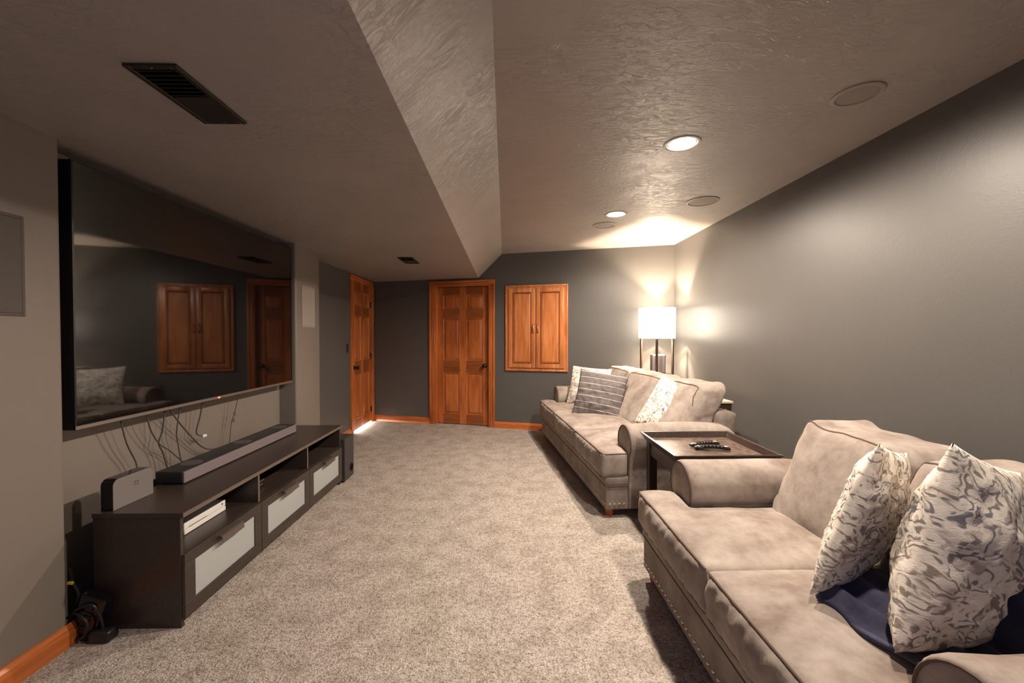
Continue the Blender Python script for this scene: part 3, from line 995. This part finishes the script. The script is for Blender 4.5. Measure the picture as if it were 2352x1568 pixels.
def sofa(name, label, loc, rz, L, n, seams, seed, ext=0.0, lean=0.20, bx=.540, ztop=.945, ear=.006):
    """local x: front (0) to back, y: 0 at the near end to L, z up"""
    root = thing(name, label, 'sofa', loc, rz)
    rnd = random.Random(seed)
    off = Vector((seed * 7.3, seed * 3.1, seed * 1.7))
    AI = 0.215          # inner face of the arm
    # base and deck
    me = soft_mesh([(0, 1.04, .0, L, .058, .243)], .022, 2)
    link('base', me, M['suede_d'], root, 'all')
    me = soft_mesh([(-.012, .9, -.006, L + .006, .236, .312)], .016, 5)
    link('deck_roll', me, M['suede_d'], root, 'all')
    mb = MB()
    mb.tube([(-.003, .01 + k * (L - .02) / 30, .238) for k in range(31)], .004, 6)
    mb.tube([(.005 + k * .016, -.003, .238) for k in range(11)], .004, 6)
    mb.done('base_welt', M['pipe'], root, True)
    for fx_, fy_ in ((.05, .06), (.05, L - .06), (.98, .10), (.98, L - .10)):
        MB().cyl((fx_, fy_, .032), .028, .064, seg=4, r2=.042).done('foot', M['wood'], root)
    nn = int((L - .05) / .0365)
    for k in range(nn + 1):
        q = link('nailhead', NAIL, None, root)
        q.location = (-.0005, .025 + k * (L - .05) / nn, .105)
        q.rotation_euler = (0, R(-90), 0)
    for k in range(5):
        q = link('nailhead', NAIL, None, root)
        q.location = (.028 + k * .036, -.0005, .105)
        q.rotation_euler = (R(90), 0, 0)
    # arms
    def arm(sgn, y0):
        # profile around (0,0) = roll centre; +p is inward
        prof_ = []
        N = 22
        for k in range(N + 1):
            a = R(-38 + (256) * k / N)
            prof_.append((0.128 * math.cos(a), 0.545 + 0.130 * math.sin(a)))
        prof_ = [(0.105, .07), (0.105, .28), (0.105, .40)] + prof_ + [(-0.088, .40), (-0.088, .28), (-0.088, .07)]
        bm = bmesh.new()
        xs = [(.168, .90), (.171, .965), (.178, .99), (.195, 1.0), (.30, 1.0), (.45, 1.0), (.60, 1.0), (.75, 1.0), (.92, .995), (.98, .97), (1.02, .90), (1.04, .80)]
        rings = []
        for x, s_ in xs:
            ring = []
            for (p, z) in prof_:
                zz = .40 + (z - .40) * (s_ if z > .40 else 1)
                pp = p * s_
                wob = 0.006 * fbm((x * 2, p * 3, z * 3 + off.x), 2.2)
                if x > .84 and z > .42:
                    zz -= (x - .84) ** 2 * 1.3 * (z - .42) / .25
                ring.append(bm.verts.new((x, y0 + sgn * (pp + (wob if z > .42 else 0)), zz + (wob if z > .6 else 0))))
            rings.append(ring)
        m_ = len(prof_)
        for a, b in zip(rings, rings[1:]):
            for i in range(m_ - 1):
                bm.faces.new((a[i], a[i + 1], b[i + 1], b[i]))
            bm.faces.new((a[m_ - 1], a[0], b[0], b[m_ - 1]))
        bm.faces.new(rings[0][::-1])
        bm.faces.new(rings[-1])
        bmesh.ops.recalc_face_normals(bm, faces=bm.faces[:])
        me_ = bpy.data.meshes.new('arm')
        bm.to_mesh(me_)
        bm.free()
        ao = link('arm', me_, M['suede'], root, 'all')
        me_.set_sharp_from_angle(angle=R(65))
        pts = [(.169, y0 + sgn * p * .955, .40 + (z - .40) * .955 if z > .4 else z) for p, z in prof_]
        MB().tube(pts, .0045, 6).done('arm_piping', M['pipe'], ao, True)
    arm(1, 0.080)
    arm(-1, L - 0.080)
    # back frame
    def bd(co, nrm):
        co.x += max(0, co.z - .3) * .10
        return co
    me = soft_mesh([(.89, 1.045, .07, L - .07, .06, .745)], .022, 8, deform=bd)
    link('back_frame', me, M['suede_d'], root, 'all')
    # seat cushions
    ys = [0.0] + seams + [L]
    for i in range(n):
        a, b = ys[i], ys[i + 1]
        am = max(a, AI) if i == 0 else a
        bm_ = min(b, L - AI) if i == n - 1 else b
        boxes = [(-.034, .66, am - .004, bm_ + .004, .298, .484)]
        if i == 0 and a < AI:
            boxes.append((-.034, .166, a - .010, bm_ - .02, .298, .484))
        if i == n - 1:
            boxes.append((-.034, .166, am + .02, b + .010, .298, .484))
        noses = ([(a, am)] if am > a else []) + ([(bm_, b)] if b > bm_ else [])
        cy = (am + bm_) / 2
        hw = (bm_ - am) / 2
        sx = rnd.uniform(-5, 5)
        def cd(co, nrm, cy=cy, hw=hw, sx=sx, noses=noses, a=a, b=b):
            u = (co.y - cy) / hw
            v = (co.x - .32) / .36
            if co.z > .40 and abs(u) < 1 and abs(v) < 1.05:
                co.z += 0.034 * (1 - u * u) * max(0, 1 - v * v) * min(1, (co.z - .40) / .06)
            p = co + off + Vector((sx, 0, 0))
            for (t0, t1) in noses:
                if t0 < co.y < t1 and co.z > .40 and co.x < .2:
                    q = (co.y - (t0 + t1) / 2) / ((t1 - t0) / 2)
                    co.z += 0.016 * (1 - q * q) * max(0, 1 - ((co.x - .07) / .13) ** 2) * min(1, (co.z - .40) / .06)
            if nrm.z > .4:
                co.z += 0.0045 * fbm((p.x, p.y, 0), 6, 3)
            elif nrm.x < -.3:      # gathered wrinkles on the front boxing
                co.x += -0.018 * (1 - abs((co.y - (a + b) / 2) / ((b - a) / 2)) ** 3) * math.sin(math.pi * max(0, min(1, (co.z - .30) / .19))) + 0.0080 * fbm((0, p.y * 2.6 + p.z * 1.8, p.z * 0.45), 10, 3)
            return co
        me = soft_mesh(boxes, .0135, 16, deform=cd)
        so = link('seat_cushion', me, M['suede'], root, 'all')
        # piping round the front top edge
        z = .474
        fr = [(-.024, a + .012 + k * (b - a - .024) / 40, z) for k in range(41)]
        if i == 0 and a < AI:
            fr = [(.16 - k * .018, a - .002, z) for k in range(10)] + fr
        if i == n - 1:
            fr = fr + [(-.02 + k * .018, b + .002, z) for k in range(11)]
        MB().tube(snap(me, fr, .0015), .0040, 6).done('seat_piping', M['pipe'], so, True)
        fr = [(-.024, a + .014 + k * (b - a - .028) / 40, .308) for k in range(41)]
        MB().tube(snap(me, fr, .0012), .0036, 6).done('seat_piping', M['pipe'], so, True)
    # back cushions
    inner = [AI - .012 - ext] + seams + [L - AI + .012]
    for i in range(n):
        a, b = inner[i], inner[i + 1]
        cy, hw = (a + b) / 2, (b - a) / 2
        sx = rnd.uniform(-5, 5)
        def kd(co, nrm, cy=cy, hw=hw, sx=sx):
            u = max(-1, min(1, (co.y - cy) / hw))
            t = max(0, min(1, (co.z - .46) / .47))
            front = max(0.0, -nrm.x)
            co.x -= 0.050 * front * (1 - u ** 2) * math.sin(math.pi * min(1, t * .9 + .1))
            ed = max(0.0, (abs(u) - .55) / .45)
            xm_ = .70
            co.x = xm_ + (co.x - xm_) * (1 - .30 * ed ** 2.2)
            co.z -= .055 * ed ** 2.4 * t ** 1.5
            co.z += (ear if ear < .02 else ear * (1 if u > 0 and cy > L / 2 else 0)) * math.exp(-((abs(u) - .72) / .16) ** 2) * t ** 3
            co.x += t * lean - 0.03 * t * t
            co.y = cy + (co.y - cy) * (1 - .06 * max(0, t - .6) ** 1.0 * abs(u) ** 3 + .03 * math.sin(math.pi * t) * abs(u))
            p = co + off + Vector((sx, 0, 0))
            wv = fbm(p, 4.5, 3) * 0.010 + (fbm((p.x, p.y * 2.6 - p.z * 2.2, p.z * 0.8), 5, 3)) * 0.015 * (1.15 - t) * (0.35 + abs(u) ** 2)
            return co + nrm * wv
        me = soft_mesh([(bx, .855 if ext == 0 else .83, a - .008, b + .008, .452, ztop)], .0150, 26, deform=kd)
        bo_ = link('back_cushion', me, M['suede'], root, 'all')
        pts = [(.675, b + .01 if k < 0 else a + .03 + k * (b - a - .06) / 30, .955) for k in range(31)]
        pts = [(.70 + (lean - .20) + (bx - .54), p[1], .945) for p in pts]
        lo_a = [(.66 + (lean - .2), a + .012, .80 + k * .04) for k in range(3)]
        lo_b = [(.66 + (lean - .2), b - .012, .88 - k * .04) for k in range(3)]
        MB().tube(snap(me, lo_a + pts + lo_b, .001), .0038, 6).done('back_piping', M['pipe'], bo_, True)
    return root


near = sofa('loveseat', 'taupe suede loveseat with two seat cushions, nearest the viewer', (.765, .70, 0), 0, 1.52, 2, [.768], 1, ztop=.905, ear=.035)
far = sofa('sofa', 'taupe suede three-cushion sofa beyond the side table', (.735, 2.93, 0), R(5.9), 2.42, 3, [.78, 1.56], 2, .065, .275, .565)


# ------------------------------------------------------------------ pillows
def pillow_mesh(W, Hh, T, seed, pinch=0.05, n=44, wr=0.006, taper=(0, 0)):
    bm = bmesh.new()
    def pt(i, j, s_):
        u = -1 + 2 * i / n
        v = -1 + 2 * j / n
        x = u * W / 2 * (1 - pinch * (1 - v * v))
        x = -W / 2 + (x + W / 2) * (1 - taper[0] * (1 + v) / 2 - taper[1] * (1 - v) / 2)
        y = v * Hh / 2 * (1 - pinch * (1 - u * u))
        d = max(0.0, (1 - u * u) * (1 - v * v))
        th = T / 2 * d ** 0.52
        p = Vector((u * 1.5 + seed, v * 1.5, s_ * 2.0))
        # puckers radiating from the corners
        ed = (1 - d) * min(1, d * 8)
        th *= 1 + 0.25 * fbm(p, 1.3, 3) * (1 if d > 0 else 0)
        th += wr * fbm((p.x * 2.5, p.y * 2.5, p.z), 2.0, 3) * min(1, d * 6) + wr * .8 * ed * math.sin(9 * (math.atan2(v - .2 * u, u) + seed)) * (abs(u * v) ** .5)
        return Vector((x, y, s_ * max(th, 0.0015 if d > 0 else 0.0)))
    V = {}
    for s_ in (1, -1):
        for i in range(n + 1):
            for j in range(n + 1):
                edge = i in (0, n) or j in (0, n)
                if edge and s_ == -1:
                    V[i, j, -1] = V[i, j, 1]
                else:
                    V[i, j, s_] = bm.verts.new(pt(i, j, s_))
    for s_ in (1, -1):
        for i in range(n):
            for j in range(n):
                q = [V[i, j, s_], V[i + 1, j, s_], V[i + 1, j + 1, s_], V[i, j + 1, s_]]
                if s_ == -1:
                    q.reverse()
                bm.faces.new(q)
    me = bpy.data.meshes.new('pillow')
    bm.to_mesh(me)
    bm.free()
    return me


def pillow(label, c, ex, ey, W, T, mat, seed, wr=0.006, group='patterned cream throw pillows', H_=None, taper=(0, 0)):
    ex = Vector(ex).normalized()
    ey = Vector(ey)
    ey = (ey - ex * ex.dot(ey)).normalized()
    ez = ex.cross(ey)
    m = Matrix(((ex.x, ey.x, ez.x, c[0]), (ex.y, ey.y, ez.y, c[1]), (ex.z, ey.z, ez.z, c[2]), (0, 0, 0, 1)))
    me = pillow_mesh(W, H_ or W, T, seed, wr=wr, taper=taper)
    o = link('throw_pillow', me, mat, None, 'all')
    o.matrix_world = m
    tag(o, label, 'pillow', group)
    return o


pillow('cream and slate damask pillow on loveseat, tilted thin, the left of two', (1.212, 1.332, .724), (.800, .550, -.239), (.345, -.081, .937), .48, .13, M['damask'], 1.0, H_=.51, taper=(.25, 0))
pillow('cream and slate damask pillow at the right frame edge on navy blanket', (1.262, 1.090, .734), (.878, .370, -.30), (.305, .045, .951), .46, .20, M['damask'], 2.4, H_=.55, taper=(0, .30))
pillow('cream damask pillow at the far end of the sofa behind the plaid one', (1.017, 4.92, .715), (.891, -.451, -.062), (.221, .309, .925), .49, .15, M['damask'], 3.7)
pillow('charcoal pillow with pale windowpane checks on the sofa', (1.015, 4.33, .69), (.915, -.38, -.133), (.246, .266, .932), .52, .17, M['plaid'], 5.2, .009, 'plaid pillow')
pillow('cream damask pillow leaning on the sofa behind its near arm', (1.43, 3.42, .705), (.62, -.72, -.30), (.52, .22, .82), .50, .15, M['damask'], 6.6, taper=(.45, 0))


# ------------------------------------------------------------------ navy blanket
def blanket():
    bm = bmesh.new()
    nu, nv = 60, 54
    G = []
    for i in range(nu + 1):
        row = []
        for j in range(nv + 1):
            u = i / nu
            v = j / nv
            y = .945 + v * .44
            x0 = 1.012 - .045 * min(1, v / .7) + .012 * math.sin(v * 14) + max(0, v - .68) * .95
            s_ = u * .70
            # lie on the seat, then climb the back cushion on the near side
            run = 1.27 - x0
            if s_ < run:
                x, z = x0 + s_, .520
            else:
                e = s_ - run
                cl = max(0.0, min(1.0, (1.10 - y) / .06))
                x = 1.27 + e * (.32 * cl + .25 * (1 - cl))
                z = .520 + e * .93 * cl
            p = Vector((x * 3.2, y * 3.2, 0))
            k_ = (x - .97) * 1.0 + (y - 1.0) * .30 + .05 * noise.noise(p * 1.3)
            fold = (.5 + .5 * math.sin(k_ * 58)) ** 1.3
            f = noise.noise(p * 2.2) * .010 + .034 * fold * math.exp(-((x - 1.06) / .17) ** 2)
            edge = min(1, u * 14) * min(1, (1 - v) * 10)
            z += .006 + max(0.0, f + .008) * edge
            row.append(bm.verts.new((x, y, z)))
        G.append(row)
    for i in range(nu):
        for j in range(nv):
            bm.faces.new((G[i][j], G[i + 1][j], G[i + 1][j + 1], G[i][j + 1]))
    bmesh.ops.recalc_face_normals(bm, faces=bm.faces[:])
    r = bmesh.ops.solidify(bm, geom=bm.faces[:], thickness=0.010)
    me = bpy.data.meshes.new('blanket')
    bm.to_mesh(me)
    bm.free()
    o = link('blanket', me, M['fleece'], None, 'all')
    tag(o, 'crumpled navy fleece blanket between and behind the loveseat pillows', 'blanket')


blanket()

# ------------------------------------------------------------------ side table with tray top
tb = thing('side_table', 'dark wooden tray-top side table between loveseat and sofa', 'table', (1.265, 2.555, 0), R(0))
hx, hy = .315, .295
mb = MB()
mb.box(-hx + .03, hx - .03, -hy + .03, hy - .03, .612, .624)
mb.done('tray_floor', M['tray'], tb)
for sx, sy in ((1, 0), (-1, 0), (0, 1), (0, -1)):
    mb = MB()
    bm = mb.bm
    # sloped rim board: outer top edge wide, inner bottom edge narrow
    if sx:
        q = [[(sx * (hx), s_ * hy, .660), (sx * (hx - .018), s_ * (hy - .018), .660), (sx * (hx - .040), s_ * (hy - .040), .6235), (sx * (hx - .030), s_ * (hy - .030), .608)] for s_ in (-1, 1)]
    else:
        q = [[(s_ * hx, sy * (hy), .660), (s_ * (hx - .018), sy * (hy - .018), .660), (s_ * (hx - .040), sy * (hy - .040), .6235), (s_ * (hx - .030), sy * (hy - .030), .608)] for s_ in (-1, 1)]
    A = [bm.verts.new(p) for p in q[0]]
    B = [bm.verts.new(p) for p in q[1]]
    for i in range(4):
        j = (i + 1) % 4
        bm.faces.new((A[i], A[j], B[j], B[i]))
    bm.faces.new(A)
    bm.faces.new(B[::-1])
    bmesh.ops.bevel(bm, geom=bm.edges[:], offset=.002, segments=1, affect='EDGES')
    mb.done('tray_rim', M['rim'], tb)
for a, b, c, e in ((-hx + .045, -hx + .065, -hy + .06, hy - .06), (hx - .065, hx - .045, -hy + .06, hy - .06), (-hx + .06, hx - .06, -hy + .045, -hy + .065), (-hx + .06, hx - .06, hy - .065, hy - .045)):
    MB().box(a, b, c, e, .515, .610, .002, 1).done('apron', M['espresso'], tb)
for sx in (-1, 1):
    for sy in (-1, 1):
        MB().box(sx * (hx - .065) - .028, sx * (hx - .065) + .028, sy * (hy - .065) - .028, sy * (hy - .065) + .028, 0, .612, .003, 1).done('leg', M['espresso'], tb)


def remote(label, loc, rz, warm):
    o = thing('remote_control', label, 'remote', loc, rz, 'remote controls on the tray')
    L_, W_ = .205, .046
    bm = bmesh.new()
    n = 14
    rings = []
    for i in range(n + 1):
        t = i / n
        x = (t - .5) * L_
        zc = .012 + .010 * math.sin(math.pi * t)
        w2 = W_ / 2 * (1 - .18 * abs(2 * t - 1) ** 4) * (0.92 + .08 * math.cos(t * 5))
        h2 = .0095 * (1 - .35 * abs(2 * t - 1) ** 6)
        rings.append([bm.verts.new((x, w2 * cy_, zc + h2 * cz_)) for cy_, cz_ in ((-1, -.3), (-.92, .6), (-.7, 1), (.7, 1), (.92, .6), (1, -.3), (.7, -1), (-.7, -1))])
    for a, b in zip(rings, rings[1:]):
        for k in range(8):
            j = (k + 1) % 8
            bm.faces.new((a[k], a[j], b[j], b[k]))
    bm.faces.new(rings[0])
    bm.faces.new(rings[-1][::-1])
    bmesh.ops.recalc_face_normals(bm, faces=bm.faces[:])
    me = bpy.data.meshes.new('case')
    bm.to_mesh(me)
    bm.free()
    link('case', me, M['gloss'], o, True)
    for r_ in range(7):
        for c_ in range(3):
            t = .12 + r_ * .105
            zc = .0195 + .010 * math.sin(math.pi * t) + .0004
            MB().box(-.0045, .0045, -.0045, .0045, -.0008, .0008, .0006, 1).done('button', M['rred'] if (warm and r_ < 2) else M['rbtn'], o, loc=((t - .5) * L_, (c_ - 1) * .013, zc))
    MB().cyl(((.885 - .5) * L_, 0, .0195 + .010 * math.sin(math.pi * .885) + .002), .011, .002, seg=20).done('button_ring', M['rbtn'], o, True)
    return o


remote('black remote control on the tray, the farther of two', (1.285, 2.590, .6245), R(14), False)
remote('black remote control on the tray, the nearer of two', (1.288, 2.500, .6245), R(-10), True)

# ------------------------------------------------------------------ floor lamp with shelves, lit
lp = thing('floor_lamp', 'lit floor lamp with square white shade and dark shelves in the corner', 'lamp', (LAMP[0], LAMP[1], 0), R(24.5))
hs, th = .140, .011
for sx in (-1, 1):
    for sy in (-1, 1):
        MB().box(sx * (hs - th) - th, sx * (hs - th) + th, sy * (hs - th) - th, sy * (hs - th) + th, 0, 1.305, .002, 1).done('post', M['espresso'], lp)
for z in (.10, .49, .870):
    MB().box(-hs + .004, hs - .004, -hs + .004, hs - .004, z - .012, z, .002, 1).done('shelf', M['espresso'], lp)
mb = MB()
for s_ in (-1, 1):
    mb.box(s_ * (hs - th) - .008, s_ * (hs - th) + .008, -hs, hs, 1.288, 1.304)
    mb.box(-hs, hs, s_ * (hs - th) - .008, s_ * (hs - th) + .008, 1.288, 1.304)
mb.done('top_frame', M['espresso'], lp)
mb = MB()
hs2 = .149
z0, z1 = 1.300, 1.672
for s_ in (-1, 1):
    mb.box(s_ * hs2 - .002, s_ * hs2 + .002, -hs2, hs2, z0, z1)
    mb.box(-hs2, hs2, s_ * hs2 - .002, s_ * hs2 + .002, z0, z1)
mb.done('shade', M['shade'], lp)
MB().cyl((0, 0, 1.36), .014, .12, seg=14).box(-hs, hs, -.006, .006, 1.292, 1.302).done('socket', M['brass'], lp, True)
bk = thing('small_speaker', 'small dark box speaker on the upper shelf of the floor lamp', 'speaker', (LAMP[0] + .02, LAMP[1] + .02, .8705), R(-12))
MB().box(-.080, .080, -.072, .072, .004, .232, .004, 2).done('cabinet', M['subbody'], bk)
MB().box(-.072, .072, -.078, -.070, .012, .224, .003, 1).done('grille', M['barcloth'], bk)
MB().box(-.06, .06, -.05, .05, 0, .005).done('foot', M['plastic'], bk)

# ------------------------------------------------------------------ narrow table behind the sofa
ct = thing('console_table', 'narrow pale-topped table behind the sofa against the right wall', 'table', (1.93, 3.93, 0), R(0))
MB().box(-.085, .075, -.40, .40, .738, .757, .002, 1).done('top', M['pale'], ct)
MB().box(-.075, .065, -.39, .39, .690, .738).done('apron', M['espresso'], ct)
for sx in (-.06, .05):
    for sy in (-.375, .375):
        MB().box(sx - .014, sx + .014, sy - .014, sy + .014, 0, .70).done('leg', M['espresso'], ct)
